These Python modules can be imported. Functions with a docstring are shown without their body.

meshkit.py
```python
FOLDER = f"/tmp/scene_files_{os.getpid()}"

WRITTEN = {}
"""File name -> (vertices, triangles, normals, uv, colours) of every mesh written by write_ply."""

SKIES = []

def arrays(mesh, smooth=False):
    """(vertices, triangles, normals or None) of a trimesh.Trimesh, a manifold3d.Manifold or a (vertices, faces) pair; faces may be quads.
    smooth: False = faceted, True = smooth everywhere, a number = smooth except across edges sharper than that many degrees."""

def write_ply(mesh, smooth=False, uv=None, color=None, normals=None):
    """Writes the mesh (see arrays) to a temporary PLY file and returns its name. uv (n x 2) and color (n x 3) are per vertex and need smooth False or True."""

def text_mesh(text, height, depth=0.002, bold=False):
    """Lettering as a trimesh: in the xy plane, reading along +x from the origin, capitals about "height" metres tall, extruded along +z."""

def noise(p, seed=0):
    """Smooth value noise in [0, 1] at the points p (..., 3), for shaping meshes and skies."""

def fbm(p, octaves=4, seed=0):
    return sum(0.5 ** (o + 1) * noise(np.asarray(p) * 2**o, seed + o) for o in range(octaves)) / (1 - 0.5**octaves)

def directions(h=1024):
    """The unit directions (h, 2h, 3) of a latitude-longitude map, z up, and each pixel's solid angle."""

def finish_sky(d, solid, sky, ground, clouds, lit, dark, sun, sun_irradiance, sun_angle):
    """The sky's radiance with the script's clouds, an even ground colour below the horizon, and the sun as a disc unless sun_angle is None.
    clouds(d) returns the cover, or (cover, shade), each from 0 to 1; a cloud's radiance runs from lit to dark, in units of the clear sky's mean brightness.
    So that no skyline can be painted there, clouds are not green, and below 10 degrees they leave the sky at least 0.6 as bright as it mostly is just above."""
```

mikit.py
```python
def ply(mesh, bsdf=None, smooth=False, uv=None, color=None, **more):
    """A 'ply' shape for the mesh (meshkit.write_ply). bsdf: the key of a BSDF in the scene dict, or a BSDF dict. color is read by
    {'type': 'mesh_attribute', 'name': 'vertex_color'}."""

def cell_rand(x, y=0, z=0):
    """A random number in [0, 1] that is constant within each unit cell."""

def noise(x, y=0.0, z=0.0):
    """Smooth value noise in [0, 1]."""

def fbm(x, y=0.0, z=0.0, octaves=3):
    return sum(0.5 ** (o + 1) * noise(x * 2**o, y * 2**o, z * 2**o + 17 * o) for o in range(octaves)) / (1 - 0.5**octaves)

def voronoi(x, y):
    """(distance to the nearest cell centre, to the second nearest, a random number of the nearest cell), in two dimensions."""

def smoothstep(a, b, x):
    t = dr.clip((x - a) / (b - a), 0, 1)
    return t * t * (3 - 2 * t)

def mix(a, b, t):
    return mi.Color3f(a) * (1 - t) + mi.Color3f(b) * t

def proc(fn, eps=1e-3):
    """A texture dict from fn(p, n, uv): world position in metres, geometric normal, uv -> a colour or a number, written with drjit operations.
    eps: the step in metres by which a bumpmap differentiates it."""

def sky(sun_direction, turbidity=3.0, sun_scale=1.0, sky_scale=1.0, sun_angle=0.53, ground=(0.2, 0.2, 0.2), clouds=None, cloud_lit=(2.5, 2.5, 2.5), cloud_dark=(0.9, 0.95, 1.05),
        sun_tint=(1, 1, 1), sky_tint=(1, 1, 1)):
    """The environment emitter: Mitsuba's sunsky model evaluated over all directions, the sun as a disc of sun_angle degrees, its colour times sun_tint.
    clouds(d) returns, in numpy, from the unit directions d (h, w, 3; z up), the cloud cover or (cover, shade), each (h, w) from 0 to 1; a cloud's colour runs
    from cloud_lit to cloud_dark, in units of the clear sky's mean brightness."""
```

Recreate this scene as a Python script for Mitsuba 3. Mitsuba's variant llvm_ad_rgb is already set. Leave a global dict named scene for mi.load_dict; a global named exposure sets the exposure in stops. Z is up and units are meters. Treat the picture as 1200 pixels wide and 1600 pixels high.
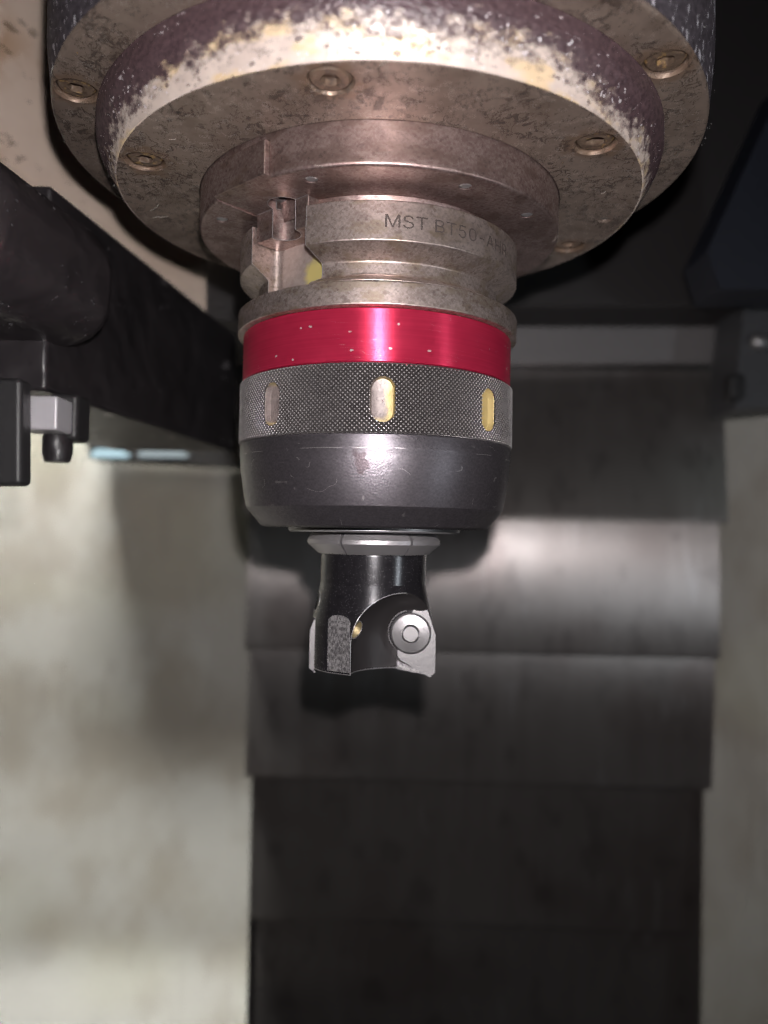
import math
import numpy as np, trimesh, drjit as dr, mitsuba as mi, manifold3d as m3, mikit, meshkit
from mikit import proc, noise, fbm, voronoi, smoothstep, mix
from shapely.geometry import Polygon

scene, labels = {'type': 'scene'}, {}
T = mi.ScalarTransform4f
rng = np.random.default_rng(7)

# ------------------------------------------------------------------ camera, light, exposure
PITCH, ROLL = math.radians(1.43), math.radians(1.0)
FWD = np.array([0, math.cos(PITCH), math.sin(PITCH)])
UP0 = np.array([0, -math.sin(PITCH), math.cos(PITCH)])
RIGHT = np.array([1.0, 0, 0]) * math.cos(ROLL) + UP0 * math.sin(ROLL)
UP = UP0 * math.cos(ROLL) - np.array([1.0, 0, 0]) * math.sin(ROLL)
scene['camera'] = {'type': 'thinlens', 'to_world': T().look_at(origin=[0, 0, 0], target=FWD.tolist(), up=UP.tolist()),
                   'fov': 53.13, 'fov_axis': 'x', 'aperture_radius': 0.0021, 'focus_distance': 0.243,
                   'near_clip': 0.01, 'far_clip': 20.0}
exposure = 0.0
FLASH, LAMP_R, LAMP_L, LAMP_T = 11000.0, 26.0, .6, 460.0


def lamp(key, label, pos, aim, w, h, rad, rgb):
    """A machine lamp: housing box with a lit pane in its front."""
    to = T().look_at(origin=pos, target=aim, up=[0, 0, 1] if abs(aim[2] - pos[2]) < 0.45 else [0, 1, 0])
    b = trimesh.creation.box([w + .02, h + .02, .03]); b.apply_translation([0, 0, -.017])
    scene[key + '__housing'] = mikit.ply(b, 'black_paint', to_world=to)
    scene[key + '__pane'] = {'type': 'rectangle', 'to_world': to @ T().scale([w / 2, h / 2, 1]), 'bsdf': {'type': 'ref', 'id': 'black_paint'},
                             'emitter': {'type': 'area', 'radiance': {'type': 'rgb', 'value': [rad * c for c in rgb]}}}
    labels[key] = {'label': label, 'category': 'lamp'}


lamp('flash_lamp', 'small phone flash above the lens in front of the spindle', [.006, -.004, .024], [.006, 1, .024], .006, .006, FLASH, (1, .96, .955))
lamp('work_lamp', 'cool white work lamp far to the right of the lens', [.56, -.12, -.05], [0, .28, .0], .07, .08, LAMP_R, (.86, .95, 1.0))
lamp('work_lamp_001', 'cool white work lamp low on the left of the tool', [-.50, .60, .02], [-.36, .76, -.02], .12, .20, LAMP_L, (.86, 1.0, .93))
lamp('work_lamp_002', 'cool white work lamp high at the back of the chamber over the left wall', [-.30, .655, .60], [-.30, .74, -.35], .22, .06, LAMP_T, (.98, 1.0, .95))
lamp('work_lamp_003', 'small added cool light at the far right to brighten the right wall', [.53, .56, .09], [.53, .74, .05], .10, .10, 4.5, (.80, 1.0, .97))  # added light without a known source, brightens the pale right wall

# ------------------------------------------------------------------ helpers
AX, AY = -0.0035, 0.280          # spindle axis; z = 0 is the height of the lens; parts of the spindle are written in millimetres about the axis
PLACE = T().translate([AX, AY, 0]).scale(0.001)


def W(px, py, d):
    """Pixel of the 1200 x 1600 photograph at depth d (metres) as a point."""
    return d * (FWD + RIGHT * (px - 600) / 1200 + UP * (800 - py) / 1200)


def loc(p):
    return (p.x - AX) * 1000, (p.y - AY) * 1000, p.z * 1000


def fillet(profile, radii, seg=5):
    """Rounds the corners of an open polyline (r, z)."""
    P = np.array(profile, float); out = [P[0]]
    for i in range(1, len(P) - 1):
        R = radii[i] if hasattr(radii, '__len__') else radii
        a, b = P[i - 1] - P[i], P[i + 1] - P[i]
        la, lb = np.linalg.norm(a), np.linalg.norm(b); a, b = a / la, b / lb
        ang = math.acos(np.clip(a @ b, -1, 1))
        t = min(R / max(math.tan(ang / 2), 1e-6), la * .45, lb * .45)
        if t < 1e-4: out.append(P[i]); continue
        p0, p1 = P[i] + a * t, P[i] + b * t
        for k in range(seg + 1):
            s = k / seg
            out.append((1 - s) ** 2 * p0 + 2 * s * (1 - s) * P[i] + s * s * p1)
    out.append(P[-1])
    return np.array(out)


def lathe(profile, n=240, sharp=32):
    """(mesh, uv): surface of revolution about z; u along the axis, v round it; rings are doubled at sharp corners."""
    P = np.array(profile, float)
    rows = [P[0]]; link = []
    for i in range(1, len(P)):
        rows.append(P[i]); link.append((len(rows) - 2, len(rows) - 1))
        if i < len(P) - 1:
            a, b = P[i] - P[i - 1], P[i + 1] - P[i]
            c = a @ b / (np.linalg.norm(a) * np.linalg.norm(b) + 1e-12)
            if c < math.cos(math.radians(sharp)): rows.append(P[i])
    rows = np.array(rows)
    th = np.linspace(0, 2 * np.pi, n + 1) + np.pi / 2
    v = np.stack([rows[:, None, 0] * np.cos(th), rows[:, None, 0] * np.sin(th), np.broadcast_to(rows[:, None, 1], (len(rows), n + 1))], -1).reshape(-1, 3)
    arc = np.concatenate([[0], np.cumsum(np.linalg.norm(np.diff(rows, axis=0), axis=1))])
    uv = np.stack([np.repeat(arc, n + 1) / 100, np.tile(np.linspace(0, 3, n + 1), len(rows))], -1)
    f = []
    j = np.arange(n)
    for a, b in link:
        A, B = a * (n + 1), b * (n + 1)
        f += [np.stack([A + j, B + j, B + j + 1], -1), np.stack([A + j, B + j + 1, A + j + 1], -1)]
    return trimesh.Trimesh(v, np.vstack(f), process=False), uv


def put_lathe(key, profile, bsdf, n=240):
    """profile runs with the outside on its left when read from bottom to top reversed: from the top down."""
    m, uv = lathe(profile, n)
    scene[key] = mikit.ply(m, bsdf, smooth=True, uv=uv, to_world=PLACE)


def put(key, mesh, bsdf, smooth=30, place=PLACE):
    if not hasattr(mesh, 'to_mesh'): mesh = mesh.copy()
    scene[key] = mikit.ply(mesh, bsdf, smooth=smooth, to_world=place)


def world(key, mesh, bsdf, smooth=30):
    scene[key] = mikit.ply(mesh, bsdf, smooth=smooth)


def rev(profile, n=200):
    """Solid of revolution from a closed (r, z) outline."""
    cs = m3.CrossSection([np.array(profile, float)], m3.FillRule.NonZero)
    return cs.revolve(n)


def box(x0, x1, y0, y1, z0, z1):
    return m3.Manifold.cube([x1 - x0, y1 - y0, z1 - z0]).translate([x0, y0, z0])


def cyl(r, h, n=48, r2=None):
    return m3.Manifold.cylinder(h, r, r if r2 is None else r2, n)


def hexa(r, h):
    return m3.Manifold.cylinder(h, r, r, 6)


def rbox(w, d, h, r=1.0):
    """Box centred on the origin with rounded edges."""
    s = m3.Manifold.sphere(r, 16)
    return m3.Manifold.batch_hull([s.translate([sx * (w / 2 - r), sy * (d / 2 - r), sz * (h / 2 - r)]) for sx in (-1, 1) for sy in (-1, 1) for sz in (-1, 1)])


def polar(r, deg):
    """Point at radius r and at an angle from the direction of the lens (positive to the right)."""
    a = math.radians(deg)
    return r * math.sin(a), -r * math.cos(a)


# ------------------------------------------------------------------ materials
def bsdf(key, inner, bump=None, scale=1.0):
    if bump is not None:
        inner = {'type': 'bumpmap', 'arbitrary': bump, 'scale': scale, 'bsdf': inner}
    scene[key] = {'type': 'twosided', 'bsdf': inner}


def rgb(*c): return {'type': 'rgb', 'value': list(c)}


def P(base, rough, metal, spec=0.5, **kw):
    tex = lambda t: proc(t) if callable(t) else (rgb(*t) if isinstance(t, tuple) else t)
    return {'type': 'principled', 'base_color': tex(base), 'roughness': tex(rough), 'metallic': tex(metal), 'specular': spec, **kw}


def smears(x, y, z, s, th, w=.10):
    """Dark thready smears of stuck swarf and dried oil, their edges broken up."""
    wx = x + 2.2 * (fbm(x * .35 + 5, y * .35, z * .35, 2) - .5) / s
    wy = y + 2.2 * (fbm(x * .35, y * .35 + 9, z * .35, 2) - .5) / s
    a = dr.abs(fbm(wx * s, wy * s * .6 + wx * s * .3, z * s, 3) - .5) * 2
    b = fbm(x * s * .3 + 9, y * s * .3, z * s * .3, 2)
    return smoothstep(.16, .0, a) * smoothstep(th, th + w, b)


def face_col(p, n, uv):
    x, y, z = loc(p)
    big = fbm(x * .06, y * .06, z * .06 + 3, 3)
    fine = fbm(x * 1.4, y * 1.4, z * 1.4, 3)
    c = mix((.175, .13, .108), (.275, .215, .18), .6 * big + .4 * fine)
    c = mix(c, (.15, .108, .085), .55 * smoothstep(.45, .70, fbm(x * .11 + 40, y * .11, z * .1, 4)))
    for r_, a_ in ((83.5, -8.6), (83.5, 51), (83.5, -64), (82, 111), (104, 51.4), (104.5, -63.7)):
        sx, sy = polar(r_, a_)
        d_ = dr.sqrt(dr.square(x - sx) + dr.square(y - sy)) + 7 * (fbm(x * .25, y * .25, z, 3) - .5)
        c = mix(c, (.17, .095, .05), .5 * smoothstep(11, 6.5, d_))
    c = mix(c, (.055, .040, .035), .7 * smears(x, y, z, .40, .46))
    c = mix(c, (.06, .045, .04), .6 * smears(x + 50, y, z, 1.0, .47))
    c = mix(c, (.05, .036, .034), .6 * smoothstep(.60, .76, fbm(x * .35 + 4, y * .5, z * .4, 4)) * smoothstep(.42, .62, fbm(x * .05 + 9, y * .05, z, 2)))
    return mix(c, (.50, .44, .41), .3 * smears(x + 9, y + 80, z, 1.5, .54))


def face_bump(p, n, uv):
    x, y, z = loc(p)
    return .00016 * smears(x, y, z, .40, .46) + .00007 * fbm(x * 1.3, y * 1.3, z * 1.3, 3)


def soot_mask(x, y, z):
    """1 where soot covers the rounded rim; its lower edge has been wiped bright."""
    a = dr.atan2(x, -y)
    edge = 123.4 + 5 * (fbm(a * 4 + 20, z * .1, 0, 3) - .5) - 4.6 * smoothstep(.15, .95, dr.abs(a))
    broken = fbm(x * .40, y * .40, z * .55, 4)
    m = smoothstep(-2.0, 2.4, (z - edge) * .62 + 7.5 * (broken - .5) + 1.6 * (fbm(x * 1.6, y * 1.6, z * 1.6, 2) - .5))
    return dr.maximum(m, .7 * smoothstep(.62, .78, fbm(x * .4 + 7, y * .4, z * .6, 3)))


def rim_col(p, n, uv):
    x, y, z = loc(p)
    c = mix((.56, .475, .42), (.42, .34, .30), fbm(x * .3, y * .3, z * .3, 3))
    c = mix(c, (.58, .40, .16), .5 * smoothstep(.50, .70, fbm(x * .12 + 70, y * .12, z * .25, 3)))
    soot = mix((.030, .017, .021), (.10, .062, .068), fbm(x * .9, y * .9, z * .9, 3))
    c = mix(c, soot, soot_mask(x, y, z))
    return mix(c, (.55, .5, .52), .8 * smoothstep(.70, .78, fbm(x * .9 + 5, y * .9, z * .9, 2)) * smoothstep(.45, .6, noise(x * .12, y * .12, z * .12)))


def soot_bump(p, n, uv):
    x, y, z = loc(p)
    return .0007 * fbm(x * .7, y * .7, z * .7, 4) * (.12 + .88 * soot_mask(x, y, z))


def wall_soot_col(p, n, uv):
    x, y, z = loc(p)
    c = mix((.025, .02, .024), (.11, .095, .11), fbm(x * .7, y * .7, z * .7, 3))
    return mix(c, (.55, .53, .57), .8 * smoothstep(.64, .74, fbm(x * .8 + 5, y * .8, z * .3, 3)))


def wall_soot_bump(p, n, uv):
    x, y, z = loc(p)
    return .0006 * fbm(x * .7, y * .7, z * .7, 3)


def patina(x, y, z, lo, hi, dark, stain, k):
    """Handled steel: fine mottling, faint drawn-out wear, brown stains and small dark pits with soft edges."""
    f = fbm(x * 1.5 + k, y * 1.5, z * 1.2, 4)
    c = mix(lo, hi, smoothstep(.25, .75, .65 * f + .35 * fbm(x * .2 + k, y * .2, z * .2, 2)))
    c = mix(c, stain, .55 * smoothstep(.46, .70, fbm(x * .16 + 3 * k, y * .16, z * .24, 4)))
    return mix(c, dark, .45 * smoothstep(.54, .74, fbm(x * .85, y * .85 + k, z * .85, 4)))


def nose_col(p, n, uv):
    x, y, z = loc(p)
    return patina(x, y, z, (.27, .185, .175), (.43, .325, .305), (.12, .08, .075), (.20, .13, .11), 3.0)


def holder_col(p, n, uv):
    x, y, z = loc(p)
    return patina(x, y, z, (.31, .245, .225), (.50, .415, .385), (.13, .095, .085), (.27, .20, .13), 11.0)


def key_col(p, n, uv):
    x, y, z = loc(p)
    return patina(x, y, z, (.25, .178, .168), (.40, .31, .29), (.12, .08, .07), (.24, .165, .12), 17.0)


def holder_bump(p, n, uv):
    x, y, z = loc(p)
    return .00005 * fbm(x * 2.2, y * 2.2, z * 2.2, 2)


def slot_col(p, n, uv):
    """Steel of the slot floor with dried yellow cutting oil."""
    x, y, z = loc(p)
    c = mix((.27, .215, .20), (.42, .355, .33), fbm(x * .7, y * .7, z * .7, 3))
    oil = smoothstep(4.6, 2.4, dr.sqrt(dr.square((x + 20.0) * .8) + dr.square((z - 83.0) * .55) + dr.square((y + 32.0) * .1)) + 1.0 * noise(x * .7, y * .7, z * .7))
    oil = dr.maximum(oil, smoothstep(2.6, 1.0, dr.sqrt(dr.square((x + 32.5) * .55) + dr.square(z - 76.5)) + .6 * noise(x * .7, y * .7, z * .7)))
    return mix(c, (.74, .62, .22), .9 * oil)


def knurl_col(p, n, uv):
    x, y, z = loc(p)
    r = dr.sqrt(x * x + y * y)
    bare = smoothstep(48.93, 49.02, r + .10 * (fbm(x * .5, y * .5, z * .5, 2) - .5))  # crest and flank tones paint in the knurl's shade as well as wear
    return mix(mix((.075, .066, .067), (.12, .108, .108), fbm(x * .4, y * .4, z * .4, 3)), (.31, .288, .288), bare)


def recess_col(p, n, uv):
    """Milled floor of a recess; dried yellow oil has run to its right-hand side."""
    x, y, z = loc(p)
    c = mix((.13, .102, .098), (.23, .19, .18), fbm(x * .9, y * .9, z * .9, 4))
    d = dr.atan2(x, -y) * (180 / math.pi) - 3
    d = d - 45 * dr.round(d / 45)
    oil = smoothstep(.4, 2.6, d + 2.6 * (fbm(x * .5, y * .5, z * .35, 3) - .5) + .9 * (dr.atan2(x, -y)))
    oil = dr.maximum(oil, .7 * smoothstep(5.2, 6.8, dr.abs(z - 40.4))) * smoothstep(48.9, 48.4, dr.sqrt(x * x + y * y))
    return mix(c, (.42, .32, .12), .8 * oil)


def red_col(p, n, uv):
    x, y, z = loc(p)
    a = dr.atan2(x, -y) * 48.3
    c = mix((.53, .020, .064), (.67, .042, .102), .5 * fbm(a * .05, z * 3.5, 2, 2) + .5 * fbm(a * .12, z * .12, 0, 3))
    scuff = smoothstep(.035, .0, dr.abs(fbm(a * .10 + 30, z * .8 + a * .03, 0, 2) - .5) * 2) * smoothstep(.60, .76, fbm(a * .16 + 3, z * .3, 5, 2))
    c = mix(c, (.74, .36, .39), .5 * scuff)
    d, _, w = voronoi(a * .10 + .3, z * .15)
    return mix(c, (.84, .70, .70), .85 * smoothstep(.09, .05, d + .05 * noise(a * 2, z * 2)) * smoothstep(.60, .66, w))


def nut_col(p, n, uv):
    x, y, z = loc(p)
    c = mix((.058, .051, .058), (.112, .10, .11), fbm(x * 1.8, y * 1.8, z * 1.8, 3))
    spot = dr.sqrt(dr.square((x + 3.5) * .22 + (z - 20) * .05) + dr.square((z - 21.0) * .13)) + .8 * (fbm(x * .5, y * .5, z * .5, 3) - .5)
    c = mix(c, (.045, .032, .036), .85 * smoothstep(.62, .38, spot))
    a = dr.atan2(x, -y) * 47
    line = smoothstep(.045, .0, dr.abs(fbm(a * .12 + 3, z * .20, 0, 2) - .5) * 2) * smoothstep(.66, .76, noise(a * .3, z * .4, 4))
    ring = smoothstep(.22, .05, dr.abs(z - 25.2 - .3 * (noise(a * .2) - .5))) * smoothstep(.42, .6, noise(a * .25, 3.0))
    return mix(mix(c, (.26, .24, .24), .6 * line), (.30, .28, .28), .45 * ring)


def black_oxide(p, n, uv):
    x, y, z = loc(p)
    c = mix((.010, .009, .011), (.022, .020, .023), fbm(x * .7, y * .7, z * .7, 3))
    return mix(c, (.16, .15, .16), .4 * smoothstep(.66, .80, fbm(x * 2.2, y * 2.2, z * 2.2, 2)))


def gunk_col(p, n, uv):
    x, y, z = loc(p)
    c = mix((.040, .026, .020), (.15, .105, .075), fbm(x * .9, y * .9, z * .9, 3))
    return mix(c, (.30, .18, .07), .6 * smoothstep(.55, .7, fbm(x * .5 + 20, y * .5, z * .5, 3)))


def ground_col(p, n, uv):
    x, y, z = loc(p)
    c = mix((.13, .12, .126), (.38, .36, .365), smoothstep(.3, .7, fbm(x * 2.4, y * 2.4, z * .9, 4)))
    return mix(c, (.09, .083, .088), .5 * smoothstep(.46, .70, fbm(x * .9 + 8, y * .9, z * 1.2, 4)))


def carbide_col(p, n, uv):
    x, y, z = loc(p)
    return mix((.17, .16, .163), (.25, .238, .242), fbm(x * 1.4, y * 1.4, z * 1.4, 3))


def beige_col(p, n, uv):
    x, y, z = p.x * 1000, p.y * 1000, p.z * 1000
    c = mix((.70, .53, .43), (.80, .65, .55), fbm(x * .03, y * .03, z * .03, 4))
    rust = smoothstep(.44, .62, fbm(x * .07, y * .07, z * .045 + 3, 4)) * smoothstep(-185, -212, x + 30 * (noise(z * .03) - .5))
    c = mix(c, (.46, .25, .11), .75 * rust)
    return mix(c, (.22, .14, .09), .7 * smoothstep(.64, .74, fbm(x * .16, y * .1, z * .16, 4)) * smoothstep(-150, -190, x))


def cover_col(p, n, uv):
    x, y, z = p.x * 1000, p.y * 1000, p.z * 1000
    c = mix((.235, .207, .200), (.35, .322, .315), .6 * fbm(x * .10, 0, z * .006, 3) + .4 * fbm(x * .03, 0, z * .02, 3))
    c = mix(c, (.20, .16, .155), .5 * smoothstep(.46, .7, fbm(x * .012 + 3, 0, z * .012, 3)))
    run = smoothstep(.08, .0, dr.abs(fbm(x * .05 + 3, 0, z * .003, 3) - .5) * 2) * smoothstep(.5, .65, fbm(x * .02, 4, z * .02, 2))
    c = mix(c, (.42, .40, .41), .35 * run)
    return mix(c, (.11, .095, .095), .3 * smoothstep(.56, .78, fbm(x * .06 + 9, 2, z * .03, 4)))


def wall_col(p, n, uv):
    x, y, z = p.x * 1000, p.y * 1000, p.z * 1000
    c = mix((.46, .435, .395), (.53, .51, .475), fbm(x * .010, y * .010, z * .008, 3))
    c = mix(c, (.35, .305, .25), .75 * smoothstep(.40, .70, fbm(x * .014 + 20, y * .014, z * .009, 4)))
    c = mix(c, (.50, .485, .38), .3 * smoothstep(.45, .66, fbm(x * .006 + 60, y * .006, z * .008, 3)))
    drip = smoothstep(.10, .0, dr.abs(fbm(x * .04 + 7, y * .02, z * .003, 3) - .5) * 2) * smoothstep(.5, .7, fbm(x * .012, 3, z * .012, 2))
    return mix(c, (.32, .285, .25), .30 * drip)


def grime_col(p, n, uv):
    x, y, z = p.x * 1000, p.y * 1000, p.z * 1000
    c = mix((.008, .007, .008), (.026, .022, .024), fbm(x * .05, y * .05, z * .05, 4))
    return mix(c, (.22, .20, .21), .6 * smoothstep(.70, .9, noise(x * .3, y * .15, z * .3)) * smoothstep(.62, .75, noise(x * .04, y * .03, z * .04)))


def grime_bump(p, n, uv):
    x, y, z = p.x * 1000, p.y * 1000, p.z * 1000
    return .0022 * fbm(x * .09, y * .09, z * .09, 3)


bsdf('face_steel', P(face_col, .40, .5), proc(face_bump, 2e-4))
bsdf('rim_steel', P(rim_col, .45, .12), proc(soot_bump, 2e-4))
bsdf('sooty_wall', P(wall_soot_col, .45, .2), proc(wall_soot_bump, 2e-4))
bsdf('nose_steel', P(nose_col, .42, .9), proc(holder_bump, 1e-4))
bsdf('holder_steel', P(holder_col, .40, .85), proc(holder_bump, 1e-4))
bsdf('slot_steel', P(slot_col, .42, .6))
bsdf('red_anodised', P(red_col, .35, .70, anisotropic=.9))
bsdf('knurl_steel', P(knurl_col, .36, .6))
bsdf('recess_steel', P(recess_col, .46, .35))
bsdf('nut_steel', P(nut_col, .38, .75, anisotropic=.35), proc(holder_bump, 1e-4))
bsdf('collet_steel', P((.34, .32, .33), .42, .75), proc(holder_bump, 1e-4))
bsdf('black_oxide', P(black_oxide, .22, .4))
bsdf('flute_steel', P((.034, .030, .031), .42, .5), proc(holder_bump, 1e-4))
bsdf('ground_steel', P(ground_col, .40, .6))
bsdf('carbide', P(carbide_col, .40, .5))
bsdf('screw_steel', P((.20, .19, .195), .38, .75), proc(holder_bump, 1e-4))
bsdf('key_steel', P(key_col, .42, .9))
bsdf('gunk', P(gunk_col, .35, .1), proc(wall_soot_bump, 2e-4))
bsdf('lint', P((.6, .56, .5), .6, 0.0))
bsdf('brass_thread', P((.30, .235, .13), .32, .7))
bsdf('engraved', P((.085, .065, .06), .5, .5))
bsdf('beige_paint', P(beige_col, .5, 0.0))
bsdf('cover_steel', P(cover_col, .33, .76, anisotropic=.94))
bsdf('wall_paint', P(wall_col, .45, 0.0))
bsdf('black_paint', P((.018, .017, .018), .5, 0.0))
bsdf('grimy_black', P(grime_col, .38, 0.0), proc(grime_bump, 1e-3))
bsdf('droplet', P((.035, .032, .035), .10, .0, .8))
bsdf('drum_paint', P((.024, .020, .022), .30, .1), proc(grime_bump, 1e-3))
bsdf('zinc', P((.42, .40, .42), .45, .3))
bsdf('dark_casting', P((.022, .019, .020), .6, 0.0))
bsdf('blue_paint', P((.008, .010, .019), .6, 0.0))
bsdf('grey_paint', P((.06, .06, .066), .5, 0.0))
bsdf('rail_paint', P((.24, .225, .23), .4, .3))
bsdf('bright_steel', P((.40, .38, .39), .34, .8))

# ------------------------------------------------------------------ chamber walls (the setting)
def sheet(px_pts, thick=.004):
    """A plate from world points (a planar polygon, clockwise or not), given thickness away from the lens."""
    p = np.array(px_pts)
    n = np.cross(p[1] - p[0], p[2] - p[0]); n /= np.linalg.norm(n)
    if n @ p[0] < 0: n = -n
    pts = np.vstack([p, p + n * thick])
    return trimesh.convex.convex_hull(pts)


DW = .78


def soft(t, w):
    """A ramp whose bend is rounded over the width w."""
    return w * np.logaddexp(0, t / w)


gx = np.linspace(-.95, 0, 90); gz = np.linspace(-.62, .25, 110)
corner = W(120, 900, DW)[0]; foot = W(0, 1190, DW)[2]; foot2 = W(0, 1462, DW)[2]
edge_x = W(397, 1100, DW)[0]
GX, GZ = np.meshgrid(gx, gz)
GY = DW - .55 * soft(corner - GX, .022) - .16 * soft(foot - GZ, .016) - .45 * soft(foot2 - GZ, .008)
GX = np.where(GX > edge_x - .2, edge_x - .2 + (GX - edge_x + .2) * (.2 / (.2 - edge_x)) , GX)
GX = GX * np.where(GX > edge_x - .2, 1 - (DW - GY) / DW * np.clip((GX - edge_x + .2) / .2, 0, 1), 1)
idx = np.arange(GX.size).reshape(GX.shape)
qd = np.stack([idx[:-1, :-1], idx[:-1, 1:], idx[1:, 1:], idx[1:, :-1]], -1).reshape(-1, 4)
world('chamber_wall', (np.stack([GX, GY, GZ], -1).reshape(-1, 3), qd), 'wall_paint', True)
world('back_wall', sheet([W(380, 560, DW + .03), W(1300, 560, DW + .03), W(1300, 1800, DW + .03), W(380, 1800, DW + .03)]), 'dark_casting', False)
r0, r1, r2, r3 = W(1108, 600, .735), W(1330, 600, .66), W(1330, 1750, .62), W(1095, 1750, .66)
world('right_wall', trimesh.convex.convex_hull(np.array([r0, r1, r2, r3, r0 + [0, .004, 0], r1 + [0, .004, 0], r2 + [0, .004, 0], r3 + [0, .004, 0]])), 'wall_paint', False)
for k, t in (('back_wall', 'dark back wall behind the telescopic cover'), ('chamber_wall', 'oil stained pale painted chamber wall on the left with a sloping foot'),
             ('right_wall', 'pale painted wall strip along the right edge')):
    labels[k] = {'label': t, 'category': 'wall', 'kind': 'structure'}

# ------------------------------------------------------------------ telescopic way cover
YAW = math.radians(2.2)


def cover_panel(i, px_l, px_r, py_t, py_b, d, tilt):
    """A folded sheet steel panel; its lower edge stands forward and is returned to the back."""
    l, r = W(px_l, (py_t + py_b) / 2, d)[0], W(px_r, (py_t + py_b) / 2, d)[0]
    zt, zb = W(600, py_t, d)[2], W(600, py_b, d)[2]
    prof = fillet([(.012, zt), (0.0, zt), (-tilt, zb), (.018, zb)], [0, .0015, .0022, 0], 5)
    rows = []
    for j in range(len(prof)):
        rows.append(prof[j])
    xs = np.linspace(l, r, 2)
    v, uv = [], []
    for (dy, z) in rows:
        for x in xs:
            v.append([x, d + dy - math.tan(YAW) * (x - .03), z]); uv.append([x, z])
    f = []
    for j in range(len(rows) - 1):
        a = 2 * j
        f += [[a, a + 2, a + 3], [a, a + 3, a + 1]]
    key = 'way_cover__panel' + ('_%03d' % i if i else '')
    scene[key] = mikit.ply(trimesh.Trimesh(np.array(v), np.array(f), process=False), 'cover_steel', smooth=True, uv=np.array(uv))


for i, (a, b, t, bt, d, tl) in enumerate([(384, 1121, 572, 808, .690, .0150), (386, 1114, 800, 1016, .702, .0044), (388, 1110, 1008, 1212, .714, .010), (394, 1116, 1204, 1432, .726, .004), (398, 1108, 1424, 1720, .738, .003)]):
    cover_panel(i, a, b, t, bt, d, tl)
labels['way_cover'] = {'label': 'grey steel telescopic way cover of five stacked panels behind the tool', 'category': 'way cover'}

# ------------------------------------------------------------------ dark structures round the spindle
def prism(px_pts, d, thick, back=None):
    front = np.array([W(x, y, d) for x, y in px_pts])
    return trimesh.convex.convex_hull(np.vstack([front, front + np.array([0, thick, 0])]))


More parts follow.
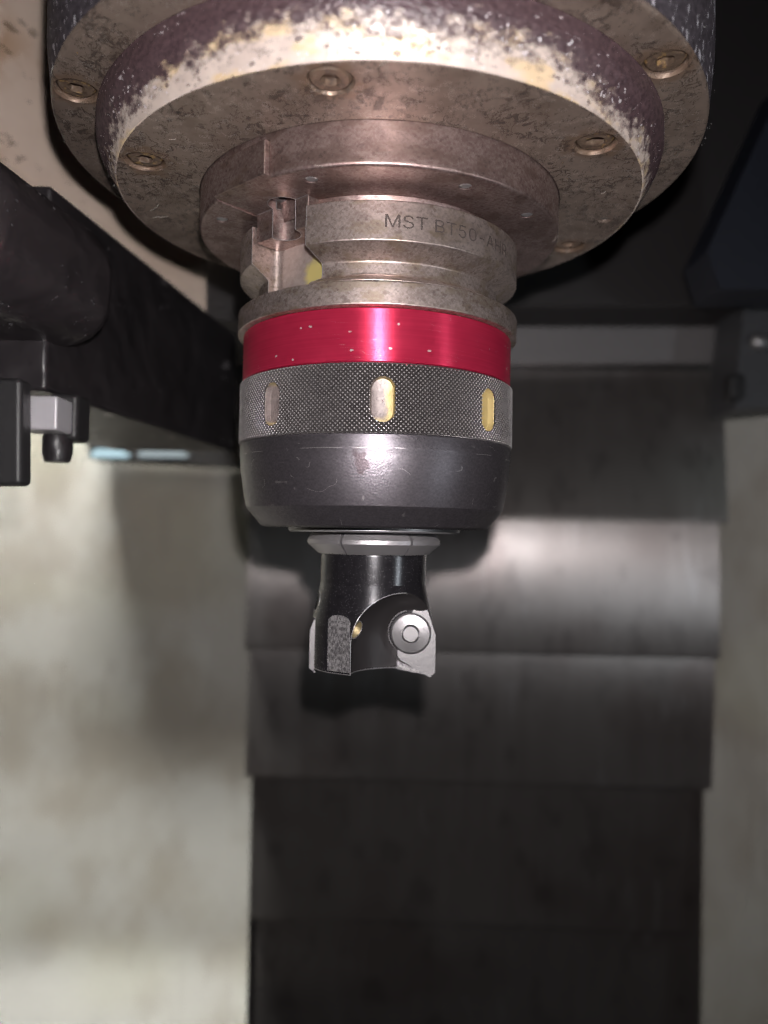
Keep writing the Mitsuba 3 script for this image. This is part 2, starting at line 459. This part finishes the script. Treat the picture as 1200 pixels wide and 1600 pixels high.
world('cover_rail', prism([(640, 503), (1160, 505), (1160, 566), (640, 566)], .668, .03), 'rail_paint')
labels['cover_rail'] = {'label': 'dark grey horizontal rail above the way cover', 'category': 'rail'}
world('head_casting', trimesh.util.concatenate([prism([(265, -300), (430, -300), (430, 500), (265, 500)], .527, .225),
    prism([(420, -300), (1500, -300), (1500, 478), (420, 478)], .60, .06), prism([(420, -300), (1500, -300), (1500, 490), (420, 490)], .668, .085)]), 'dark_casting')  # left and rear blocks added to keep lamp light off the walls
labels['head_casting'] = {'label': 'black machine head in shade behind the spindle, with added blocks that hold back lamp light', 'category': 'machine head'}
world('blue_cover', prism([(1235, 110), (1202, 185), (1105, 392), (1125, 452), (1260, 452), (1260, 110)], .50, .04), 'blue_paint')
labels['blue_cover'] = {'label': 'dark blue painted cover at the upper right edge', 'category': 'cover'}
scene['side_bracket__plate'] = mikit.ply(prism([(1163, 478), (1260, 470), (1260, 632), (1150, 640), (1150, 610)], .60, .05), 'grey_paint')
c = W(1187, 533, .597)
s = m3.Manifold.sphere(7.5, 24).scale([1, .7, 1]) + cyl(4.2, 12, 24).rotate([90, 0, 0]).translate([0, 14, 0])
scene['side_bracket__bolt'] = mikit.ply(s, 'bright_steel', smooth=40, to_world=T().translate(c.tolist()).scale(.001))
s = rbox(13, 13, 20, 3)
scene['side_bracket__knob'] = mikit.ply(s, 'black_paint', smooth=40, to_world=T().translate(W(1147, 606, .598).tolist()).scale(.001))
labels['side_bracket'] = {'label': 'grey bracket with a shiny round bolt at the right edge', 'category': 'bracket'}
world('wall_rail__beam', prism([(138, 636), (372, 640), (372, 728), (340, 722), (138, 716)], .732, .040), 'dark_casting')
world('wall_rail__added_panel', prism([(322, 480), (392, 480), (392, 648), (322, 648)], .68, .05), 'dark_casting')  # added dark panel hiding the lit wall between arm and holder
for i, (x0, x1) in enumerate([(140, 204), (214, 296)]):
    p = np.array([W(x0, 709, .729), W(x0 + 10, 701, .729), W(x1 - 18, 702, .729), W(x1, 711, .729), W(x1 - 8, 715, .729), W(x0 + 4, 715, .729)])
    scene['wall_rail__glow_strip' + ('_001' if i else '')] = mikit.ply(sheet(p, .002), 'black_paint', emitter={'type': 'area', 'radiance': rgb(*[(.50, .72, .80), (.30, .36, .38)][i])})  # glowing plates set on the beam's face in place of cyan highlights
labels['wall_rail'] = {'label': 'dark rail above the left wall with two glowing strips added on its face', 'category': 'rail'}

# beige casting and black arm on the left
q = [W(-160, -260, .33), W(322, -260, .50), W(322, 488, .50), W(-160, 700, .33)]
q = np.array(q); q[3][2] = q[2][2]; q[0][2] = q[1][2]
world('beige_casting', sheet(q, .02), 'beige_paint', False)
labels['beige_casting'] = {'label': 'cream painted rusty casting behind the black arm at upper left', 'category': 'casting'}


def along(x0, d0, d1, z0, z1, w, r):
    """Rounded beam running away from the lens along the black arm's direction; x0: its right face carried back to the lens."""
    s = m3.Manifold.sphere(r, 24)
    pts = [s.translate([1000 * (x0 + .127 * d) - off - (0 if off else r), 1000 * d, z]) for d in (d0, d1) for off in (0, w) for z in (z0 + r, z1 - r)]
    return m3.Manifold.batch_hull(pts)


MM = T().scale(.001)
put('black_arm__beam', along(-.166, .292, .512, 51, 130, 80, 2), 'grimy_black', 30, MM)
put('black_arm__drum', along(-.1467, .24, .297, 70, 119, 80, 19), 'drum_paint', 40, MM)
put('black_arm__post', m3.Manifold.batch_hull([m3.Manifold.sphere(2, 16).translate((W(x, y, .27) * 1000).tolist()).translate([0, dy, 0]) for x in (-150, 28) for y in (600, 750) for dy in (0, 5)]), 'black_paint', 30, MM)
c = W(70, 649, .285) * 1000
put('black_arm__block', rbox(15, 14, 12.5, 1.0).translate(c.tolist()), 'zinc', 40, MM)
c = W(108, 655, .302) * 1000
put('black_arm__clip', rbox(12, 14, 18, 2.0).translate(c.tolist()), 'black_paint', 40, MM)
c = W(90, 700, .298) * 1000
noz = rev([(0, 7), (4.3, 7), (5.6, 4), (5.6, -2), (4.6, -5.5), (0, -5.5)], 32).translate(c.tolist())
put('black_arm__nozzle', noz, 'grimy_black', 40, MM)
arm_surf = []
for man_, n_ in ((along(-.1467, .24, .297, 70, 119, 80, 19), 1500), (along(-.166, .292, .512, 51, 130, 80, 2), 1100)):
    mm_ = man_.to_mesh(); t_ = trimesh.Trimesh(mm_.vert_properties[:, :3], mm_.tri_verts)
    pts_, fi_ = trimesh.sample.sample_surface(t_, n_, seed=5)
    for q_, nn_ in zip(pts_, t_.face_normals[fi_]):
        if nn_ @ q_ < -.05 * np.linalg.norm(q_) and q_[0] / q_[1] > -.55 and meshkit.noise(q_ * .06, 3) > .62:
            b_ = trimesh.creation.icosphere(subdivisions=1, radius=rng.uniform(.2, .6) * (1 if rng.random() < .85 else 1.7))
            b_.apply_translation(q_ - nn_ * .2); arm_surf.append(b_)
put('black_arm__droplets', trimesh.util.concatenate(arm_surf), 'droplet', True, MM)
labels['black_arm__droplets'] = {'label': 'small droplets of coolant', 'kind': 'stuff'}
labels['black_arm'] = {'label': 'black grimy arm with a small steel block and nozzle below it', 'category': 'machine arm'}
labels['black_arm__block'] = {'label': 'light grey square steel block'}

# ------------------------------------------------------------------ spindle: housing ring, cap, nose, drive key, screws
DISC_Z, RING_Z, NOSE_Z = 117.0, 134.0, 104.0
prof = fillet([(97, 134), (111.6, 134), (113.2, 150), (113.8, 210), (97, 210)], [0, 1.4, 0, 0, 0], 6)
ring = rev(list(map(tuple, prof)), 300)
ring_screws = [(104, 51.4), (104.5, -63.7), (104, -6), (104, 109)]
for r, a in ring_screws:
    x, y = polar(r, a)
    ring -= cyl(6.1, 8, 40).translate([x, y, RING_Z - 1]) + cyl(7.0, 1.2, 40, 6.1).translate([x, y, RING_Z - .3])
# the face keeps the face material, the outer wall is sooty: two meshes cut at the fillet
wallcut = rev([(111.0, 135.2), (200, 135.2), (200, 300), (111.0, 300)], 300)
put('spindle__housing_ring', ring - wallcut, 'face_steel', 25)
put('spindle__housing_wall', (ring ^ wallcut).translate([0, 0, .05]), 'sooty_wall', 25)
# cap disc with a rounded rim
prof = fillet([(64.7, 117), (92.0, 117), (98.4, 127.5), (98.4, 133.9), (64.7, 133.9)], [0, .5, 9, 0, 0], 10)
cap = rev(list(map(tuple, prof)), 300)
cap_screws = [(83.5, -8.6), (83.5, 51), (83.5, -64), (82, 111)]
for r, a in cap_screws:
    x, y = polar(r, a)
    cap -= cyl(6.0, 8, 40).translate([x, y, DISC_Z - 1]) + cyl(6.7, 1.1, 40, 6.0).translate([x, y, DISC_Z - .25])
x, y = polar(83.6, 92)
cap -= cyl(2.6, 4, 24).translate([x, y, DISC_Z - 1])
rim_zone = rev([(91.6, 116.9), (91.6, 150), (150, 150), (150, 116.9)][::-1], 300)
put('spindle__cap_disc', cap - rim_zone, 'face_steel', 25)
put('spindle__cap_rim', cap ^ rim_zone, 'rim_steel', 25)
put('spindle__plug', rev([(0, 118.4), (1.0, 117.9), (2.5, 118.3), (2.5, 121), (0, 121)][::-1], 24).translate([x, y, 0]), 'screw_steel', 30)


def socket_screw(key, x, y, z, r, hexr, tone, turn, deep=2.4):
    """Cap screw seen from below: chamfered head with a hexagonal socket; the head's face lies at z."""
    head = rev([(0, 0), (r - .7, 0), (r, .7), (r, 5), (0, 5)], 40) - hexa(hexr, deep + 1).rotate([0, 0, turn]).translate([0, 0, -1])
    put(key, head.translate([x, y, z]), tone, 25)


for i, (r, a) in enumerate(cap_screws):
    x, y = polar(r, a)
    socket_screw('spindle__cap_screw' + ('_%03d' % i if i else ''), x, y, DISC_Z + (.3 if i == 0 else .9), 5.6, 2.9, ['face_steel', 'gunk', 'gunk', 'face_steel'][i], 13 * i)
for i, (r, a) in enumerate(ring_screws):
    x, y = polar(r, a)
    socket_screw('spindle__ring_screw' + ('_%03d' % i if i else ''), x, y, RING_Z + 1.0, 5.7, 2.9, 'gunk' if i != 2 else 'face_steel', 21 * i)

# nose: the spindle end, with a milled slot for the drive key
KA = 41.5                                             # angle of the drive key, to the left of the lens
prof = fillet([(45, 104), (64.3, 104), (64.3, 118), (45, 118)], [0, 1.3, 0, 0], 6)
nose = rev(list(map(tuple, prof)), 300)


def keyed(m):                                          # key frame: x across, -y outwards
    return m.rotate([0, 0, -KA])


nose -= keyed(box(-12.9, 12.9, -80, -58, 90, 115.2)) + keyed(box(-12.9, 12.9, -62, -40, 90, 115))
holes = [(57.6, 8), (57.6, -17), (57.6, -66), (57.6, 34), (57.6, 58)]
holes = [(57.8, -20), (57.8, 27), (57.8, 57), (57.8, -66)]
for r, a in holes:
    x, y = polar(r, a)
    nose -= cyl(2.1, 5, 24).translate([x, y, NOSE_Z - 1])
put('spindle__nose', nose, 'nose_steel', 25)
for i, (r, a) in enumerate(holes):
    x, y = polar(r, a)
    put('spindle__set_screw' + ('_%03d' % i if i else ''), rev([(0, .1), (1.3, -.05), (2.05, .35), (2.05, 3), (0, 3)], 20).translate([x, y, NOSE_Z + .1]), 'bright_steel', 30)
put_lathe('spindle__bore', [(38.5, 104.3), (38.0, 118)], 'black_paint')
# key: outer block flush with the nose, tongue that drops into the holder's slot, half-open counterbore
key = rbox(25.4, 19, 10.6, .45).translate([0, -55.3, 109.7]) + rbox(25.0, 11, 10, .4).translate([0, -41.5, 99.8])
key -= cyl(5.5, 30, 48).translate([1.2, -46.8, 80]) ^ box(-30, 30, -60, -30, 80, 108.6)
put('spindle__drive_key', keyed(key), 'key_steel', 25)
hd = rev([(0, 0), (4.6, 0), (5.2, .6), (5.2, 4), (0, 4)], 32) - hexa(2.5, 3).translate([0, 0, -1])
put('spindle__key_screw', keyed(hd.translate([1.2, -46.8, 106.8])), 'screw_steel', 25)
def flakes(n, place):
    v, f = [], []
    for k in range(n):
        c_, nrm = place(k)
        q_ = rng.normal(size=(4, 3)); q_ /= np.linalg.norm(q_, axis=1)[:, None]
        q_ = q_ * np.array([[1.0], [.55], [.5], [.35]]) * rng.uniform(.18, .45) * (2.0 if rng.random() < .05 else 1)
        b_ = len(v); v += list(c_ + nrm * .15 + q_); f += [[b_, b_ + 1, b_ + 2], [b_, b_ + 2, b_ + 3], [b_, b_ + 3, b_ + 1], [b_ + 1, b_ + 3, b_ + 2]]
    return trimesh.Trimesh(np.array(v), np.array(f), process=False)


def on_rim(k):
    a_ = rng.uniform(-1.9, 1.9); t_ = rng.uniform(0, 1) ** .8
    r_, z_ = 94.6 + 3.8 * t_ ** .6, 120.5 + 12 * t_
    return np.array([r_ * math.sin(a_), -r_ * math.cos(a_), z_]), np.array([math.sin(a_), -math.cos(a_), -.3])


def on_wall(k):
    a_ = rng.uniform(-1.9, 1.9); z_ = 135.5 + 50 * rng.uniform(0, 1)
    return np.array([113.0 * math.sin(a_), -113.0 * math.cos(a_), z_]), np.array([math.sin(a_), -math.cos(a_), 0])


def on_face(k):
    a_ = rng.uniform(-1.9, 1.9); inner = rng.random() < .6
    r_, z_ = (rng.uniform(66, 92), 116.95) if inner else (rng.uniform(99, 111), 133.95)
    return np.array([r_ * math.sin(a_), -r_ * math.cos(a_), z_]), np.array([0, 0, -1.0])


put('spindle__swarf', trimesh.util.concatenate([flakes(600, on_rim), flakes(700, on_wall)]), 'bright_steel', False)
put('spindle__grit', flakes(420, on_face), 'gunk', False)
hair = []
for k in range(16):
    a_ = rng.uniform(-1.7, 1.7); r_, z_ = [(92.3, 117.3), (112.2, 134.6), (64.5, 104.6), (80, 116.9)][k % 4]
    p0 = np.array([r_ * math.sin(a_), -r_ * math.cos(a_), z_]); d0 = rng.normal(size=3); d0[2] = -abs(d0[2]) * .6; d0 /= np.linalg.norm(d0)
    d1 = rng.normal(size=3) * .5; L_ = rng.uniform(1.5, 5.0)
    pts = [p0 + d0 * L_ * t_ + d1 * L_ * t_ * t_ * .6 for t_ in np.linspace(0, 1, 6)]
    for q0, q1 in zip(pts[:-1], pts[1:]):
        hair.append(trimesh.creation.cylinder(.04, segment=[q0, q1], sections=4))
put('spindle__lint', trimesh.util.concatenate(hair), 'lint', False)
for k, t_ in (('swarf', 'bright swarf flecks stuck in the soot'), ('grit', 'dark grit on the end faces'), ('lint', 'fine pale fibres')):
    labels['spindle__' + k] = {'label': t_, 'kind': 'stuff'}
labels['spindle'] = {'label': 'round steel spindle nose caked with soot and swarf, holding the tool', 'category': 'spindle'}
labels['spindle__cap_rim'] = {'label': 'rounded rim half covered in black soot'}

# ------------------------------------------------------------------ tool holder
prof = fillet([(0, 100.4), (50, 100.4), (50, 88), (43.0, 84.2), (43.0, 79.5), (49.0, 76.2), (43, 75.9), (0, 75.9)], [0, .5, .7, 1.2, 1.2, .4, 0, 0], 5)
fl = rev(list(map(tuple, prof))[::-1], 300)
slot = keyed(m3.Manifold.batch_hull([cyl(3, .01, 32).translate([x, -40 if yy == 0 else -70, z]) for x in (-10.1, 10.1) for yy in (0, 1) for z in (70, 110)]))
put('tool_holder__flange', fl - slot, 'holder_steel', 25)
put('tool_holder__slot_floor', keyed(m3.Manifold.batch_hull([cyl(3, .01, 32).translate([x, yy, z]) for x in (-9.9, 9.9) for yy in (-34.06, -20) for z in (75.92, 100.3)])), 'slot_steel', 25)
put_lathe('tool_holder__collar', fillet([(42.0, 75.6), (50.3, 75.6), (50.3, 68.3), (47, 68.1)], [0, .5, .6, 0], 5), 'holder_steel')
put_lathe('tool_holder__red_band', fillet([(47.2, 68.4), (48.3, 67.8), (48.3, 51.6), (47, 51.2)], [0, .3, .4, 0], 4), 'red_anodised')
put_lathe('tool_holder__taper', fillet([(47, 118), (43.4, 100.6)], 0), 'nose_steel')

t = meshkit.text_mesh('MST BT50-AHR', 3.9, .25)
v = t.vertices.copy()
if len(t.faces) < 20000:
    t2 = t.subdivide_to_size(1.6); v = t2.vertices.copy(); t = t2
ang = np.radians(2.0) + v[:, 0] * 1.2 / 50.0
rad = 49.86 + v[:, 2] * .7
t.vertices = np.stack([rad * np.sin(ang), -rad * np.cos(ang), 92.0 + v[:, 1]], -1)
put('tool_holder__engraving', t, 'engraved', False)
labels['tool_holder__engraving'] = {'label': 'engraved letters MST BT50-AHR on the flange rim'}

# knurled band: every diamond is geometry; the wrench recesses are sunk into it
R0, ZT, ZB = 49.1, 51.1, 29.7
NK, PER, NROW = 206, 6, 15
nu = NK * PER; nv = NROW * PER
th = np.linspace(0, 2 * np.pi, nu + 1); zz = np.linspace(ZB, ZT, nv + 1)
TH, ZZ = np.meshgrid(th, zz)
u = TH / (2 * np.pi) * NK; w = (ZZ - ZB) / (ZT - ZB) * NROW
tri = lambda q: np.abs((q % 1.0) * 2 - 1)
H = np.minimum(np.minimum(tri(u + w), tri(u - w)), .67) * 1.05 * (1 + .16 * (meshkit.noise(np.stack([u * .31, w * .31, 0 * u], -1)) - .5))
edge = np.clip(np.minimum(ZZ - ZB, ZT - ZZ) / .45, 0, 1)
RR = R0 - .68 + H * edge
A0 = np.pi / 2                                        # th = 0 at the back
cx, cy = np.cos(TH + A0), np.sin(TH + A0)
phi = (TH - np.pi)                                     # angle from the lens, positive to the right
slots = [3, -42.5, 49, 94, -88, 139, -133, 184]
SW, SH = 3.9, 7.1                                      # half width and half height of a recess
inside = np.zeros_like(TH, bool)
for a in slots:
    dx = ((phi - math.radians(a) + np.pi) % (2 * np.pi) - np.pi) * R0
    dz = np.maximum(np.abs(ZZ - 39.9) - (SH - SW), 0)
    inside |= np.hypot(dx, dz) < SW
V = np.stack([RR * cx, RR * cy, ZZ], -1).reshape(-1, 3)
idx = np.arange((nu + 1) * (nv + 1)).reshape(nv + 1, nu + 1)
quad = np.stack([idx[:-1, :-1], idx[:-1, 1:], idx[1:, 1:], idx[1:, :-1]], -1)
keep = ~(inside[:-1, :-1] & inside[:-1, 1:] & inside[1:, 1:] & inside[1:, :-1])
qd = quad[keep]
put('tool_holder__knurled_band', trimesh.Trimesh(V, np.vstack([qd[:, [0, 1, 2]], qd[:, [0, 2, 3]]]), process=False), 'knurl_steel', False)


def recess(a):
    """Oblong wrench recess: rounded lip, steep wall, shallow hollow floor."""
    n = 64
    rings = [(1.05, -.75), (1.0, -.72), (.97, -.9), (.95, -2.2), (.90, -2.8), (.6, -3.1), (.3, -3.15), (.02, -3.18)]
    t_ = np.linspace(0, 2 * np.pi, n, endpoint=False)
    pts = []
    for s_, h in rings:
        k = SW * s_
        ox = k * np.cos(t_); oz = k * np.sin(t_) + np.sign(np.sin(t_)) * (SH - SW) * min(1, s_ * 1.2 if s_ < .8 else 1)
        an = math.radians(a) + ox / R0
        r_ = R0 + h * (1 if h < 0 else 0) - .02 - (0 if h < 0 else .02 * (1 - h))
        # the floor is milled flat across the recess
        if h < -.5: r_ = (R0 + h) / np.maximum(np.cos(ox / R0), .9)
        pts.append(np.stack([r_ * np.sin(an), -r_ * np.cos(an), 39.9 + oz], -1))
    v = np.vstack(pts); f = []
    for i in range(len(rings) - 1):
        for j in range(n):
            a_, b_ = i * n + j, i * n + (j + 1) % n
            f += [[a_, b_, b_ + n], [a_, b_ + n, a_ + n]]
    return trimesh.Trimesh(v, f, process=False)


for i, a in enumerate([3, -42.5, 49, 94, -88]):
    put('tool_holder__wrench_recess' + ('_%03d' % i if i else ''), recess(a), 'recess_steel', 40)
put_lathe('tool_holder__band_seat', [(47, 51.3), (48.5, 51.1), (48.5, 50.9)], 'black_paint')
curve = [(47.0, 29.8), (48.75, 29.6), (48.75, 25.4), (48.55, 24.8)] + [(48.55 - 2.45 * ((24.8 - z) / 17.2) ** 1.5, z) for z in np.linspace(23, 7.6, 9)] + [(40.9, 1.5), (38.9, .9), (20, .9)]
put_lathe('tool_holder__nut', fillet(curve, [0, .4, 0, 0] + [0] * 8 + [.4, .4, .3, 0], 5), 'nut_steel')
put_lathe('tool_holder__seal_ring', fillet([(31.0, 1.2), (31.0, -.1), (30.3, -.6), (18, -.6)], [0, .3, .2, 0], 4), 'collet_steel')
labels['tool_holder'] = {'label': 'steel milling chuck with a red band, knurled ring and dark nut', 'category': 'tool holder'}
labels['tool_holder__red_band'] = {'label': 'shiny red band with small paint chips'}
labels['tool_holder__knurled_band'] = {'label': 'grey diamond knurled grip ring'}
labels['tool_holder__nut'] = {'label': 'smooth dark grey rounded nut'}

# collet with slits
prof = fillet([(0, -.7), (22.6, -.9), (24.0, -3.2), (24.0, -4.7), (20.2, -8.2), (0, -8.2)], [0, .3, .5, .5, .4, 0], 4)
col = rev(list(map(tuple, prof))[::-1], 200)
for k in range(6):
    col -= box(-.45, .45, -40, -17, -20, 10).rotate([0, 0, 33 + 60 * k])
col -= cyl(19.3, 40, 100).translate([0, 0, -20])
put('collet', col, 'collet_steel', 25)
labels['collet'] = {'label': 'thin grey slit collet between the dark nut and the black cutter', 'category': 'collet'}

# ------------------------------------------------------------------ milling cutter
prof = fillet([(0, -6), (19.0, -6), (19.1, -8.8), (19.1, -18.6), (22.1, -33), (22.2, -48.6), (0, -48.6)], [0, 0, .2, .3, .6, .5, 0], 4)
body = rev(list(map(tuple, prof))[::-1], 220)


def ell(cx_, cy_, cz_, rx, ry, rz):
    return m3.Manifold.sphere(1, 64).scale([rx, ry, rz]).translate([cx_, cy_, cz_])


flute = m3.Manifold.batch_hull([ell(cx_, -20, cz_, 20, 16, 17.5) for cx_ in (13, 40) for cz_ in (-38, -75)])
pocket = m3.Manifold.batch_hull([cyl(1.0, 14, 24).rotate([90, 0, 0]).translate([x, -2.0 + 7, z]) for x, z in ((8.6, -42.7), (15.2, -26), (30, -26), (30, -60), (13, -50))])
flat = box(-40, 40, -60, -21.45, -80, -30.6).rotate([0, 0, -31])
flat = flat ^ rev([(0, -80), (60, -80), (60, -30.6), (0, -30.6)], 60)
relief = box(-60, -20.2, -13, 6, -80, -31).rotate([0, 0, 2])
hole = cyl(3.1, 17, 40).rotate([90, 0, 0]).rotate([12, 0, 26]).translate([-9.6, -6.5, -31.9])
notch = ell(-22.5, -6.0, -24.5, 4.2, 7, 5.0)
for s_ in (0, 180):
    body -= flute.rotate([0, 0, s_])
    body -= (relief + flat + notch).rotate([0, 0, s_])
before_hole = body
body -= hole + hole.rotate([0, 0, 180])
clear = cyl(7.9, 6, 64).rotate([90, 0, 0]).translate([13.7, -4.2, -35.8])
body -= clear
# the flute faces and the flat are finished differently from the turned body
turned = rev([(0, -5), (18.2, -5), (18.2, -10), (18.2, -19.5), (21.2, -33), (21.2, -60), (60, -60), (60, -5)], 220)
lining = m3.Manifold.batch_hull([ell(cx_, -20, cz_, 20.14, 16.14, 17.64) for cx_ in (13, 40) for cz_ in (-38, -75)])
put('milling_cutter__flute_face', body ^ lining, 'flute_steel', 22)
whole, body = body, body - lining
put('milling_cutter__body', body, 'black_oxide', 22)
gf = (flat.translate([0, 0, 0]) ^ box(-60, 60, -60, 60, -48, -30.8))
plate = box(-4.5, 4.5, -21.62, -21.40, -47.9, -31.2).rotate([0, 0, -31])
top = cyl(4.5, .22, 48).rotate([90, 0, 0]).scale([1, 1, .55]).translate([0, -21.40, -31.2]).rotate([0, 0, -31])
put('milling_cutter__ground_flat', plate + top, 'ground_steel', 22)


def insert():
    pts = [(18.4, -24.6), (22.5, -36.6), (22.5, -49.6), (20.7, -51.4), (19.9, -50.9), (10.4, -45.5), (9.2, -43.9), (9.2, -42.4), (15.0, -26.5)]
    cs = m3.CrossSection([np.array(pts)[::-1]], m3.FillRule.NonZero).offset(.25, m3.JoinType.Round).offset(-.2, m3.JoinType.Round)
    s_ = cs.extrude(4.2) if hasattr(cs, 'extrude') else m3.Manifold.extrude(cs, 4.2)
    inner = m3.CrossSection([np.array(pts)[::-1]], m3.FillRule.NonZero).offset(-.9, m3.JoinType.Round)
    s_ -= inner.extrude(1.0).translate([0, 0, 3.95])
    return s_.rotate([90, 0, 0]).translate([0, -2.9, 0])


ins = insert()
seat = m3.Manifold.batch_hull([cyl(.3, 3.0, 12).rotate([90, 0, 0]).translate([x, -3.0, z]) for x, z in ((9.3, -46.2), (18.6, -50.2), (9.3, -48.6), (15.5, -49.4))])
put('milling_cutter__insert', ins, 'carbide', 22)
put('milling_cutter__insert_001', ins.rotate([0, 0, 180]).translate([0, -4.5, 0]), 'carbide', 22)
put('milling_cutter__seat', seat, 'ground_steel', 22)
wash = rev([(0, 0), (7.15, 0), (7.15, 2.1), (6.6, 2.7), (3.4, 3.1), (0, 3.1)], 72)
scr = rev([(0, .6), (2.95, .6), (2.95, 3.7), (2.6, 4.0), (0, 4.0)], 48) - hexa(1.75, 3).translate([0, 0, .8])
aim = lambda m: m.rotate([90, 0, -4]).translate([13.8, -6.9, -35.8])
put('milling_cutter__clamp_washer', aim(wash - cyl(3.25, 10, 48).translate([0, 0, 1.2])), 'screw_steel', 22)
put('milling_cutter__clamp_screw', aim(scr), 'screw_steel', 22)
put('milling_cutter__socket_plug', aim(hexa(1.25, 1.9).translate([0, 0, .85])), 'bright_steel', 22)  # bright plug standing in for the lit bottom of the socket
put('milling_cutter__shade_floor', aim(hexa(1.74, .12).translate([0, 0, .82])), 'black_oxide', 22)  # black plate painting the shade line round the socket
zt = np.arange(0, 16.4, .2)
thr = [(3.0 - .45 * (k % 4 == 1), z) for k, z in enumerate(zt)] + [(0, 16.3), (0, 17.2), (3.2, 17.2), (3.2, 0)]
tube = rev(thr[::-1], 40).rotate([-90, 0, 0]).translate([0, -17, 0]).rotate([12, 0, 26]).translate([-9.6, -6.5, -31.9])
put('milling_cutter__threaded_hole', tube ^ before_hole, 'brass_thread', False)


def worn_edges(key, man, keep, tone, rad=.11, sharp=28):
    """Bare metal along the sharp edges, as thin rounded beads."""
    m_ = man.to_mesh(); t_ = trimesh.Trimesh(m_.vert_properties[:, :3], m_.tri_verts, process=True)
    t_.merge_vertices(digits_vertex=4)
    e_ = t_.face_adjacency_edges[t_.face_adjacency_angles > math.radians(sharp)]
    out = []
    for a_, b_ in t_.vertices[e_]:
        if keep((a_ + b_) / 2) and np.linalg.norm(a_ - b_) > .03:
            out.append(trimesh.creation.cylinder(rad, segment=[a_, b_], sections=6))
    put(key, trimesh.util.concatenate(out), tone, 60)


worn_edges('milling_cutter__worn_edge', whole, lambda c_: c_[1] < -3 and -49 < c_[2] < -10 and c_[0] < 12, 'bright_steel', .17)
worn_edges('spindle__worn_edge', keyed(key), lambda c_: c_[1] < -20 and c_[2] > 94, 'bright_steel', .13)
worn_edges('tool_holder__worn_edge', fl - slot, lambda c_: c_[1] < -18 and c_[0] < -8 and 77 < c_[2] < 100.3 and math.degrees(math.atan2(-c_[0], -c_[1])) < 68, 'bright_steel', .10)
for k_ in ('milling_cutter', 'spindle', 'tool_holder'):
    labels[k_ + '__worn_edge'] = {'label': 'edges worn down to bare bright metal', 'kind': 'stuff'}
labels['milling_cutter'] = {'label': 'black milling cutter with a round clamp and pale carbide tips', 'category': 'milling cutter'}
labels['milling_cutter__ground_flat'] = {'label': 'bare worn grey flat on the left side'}
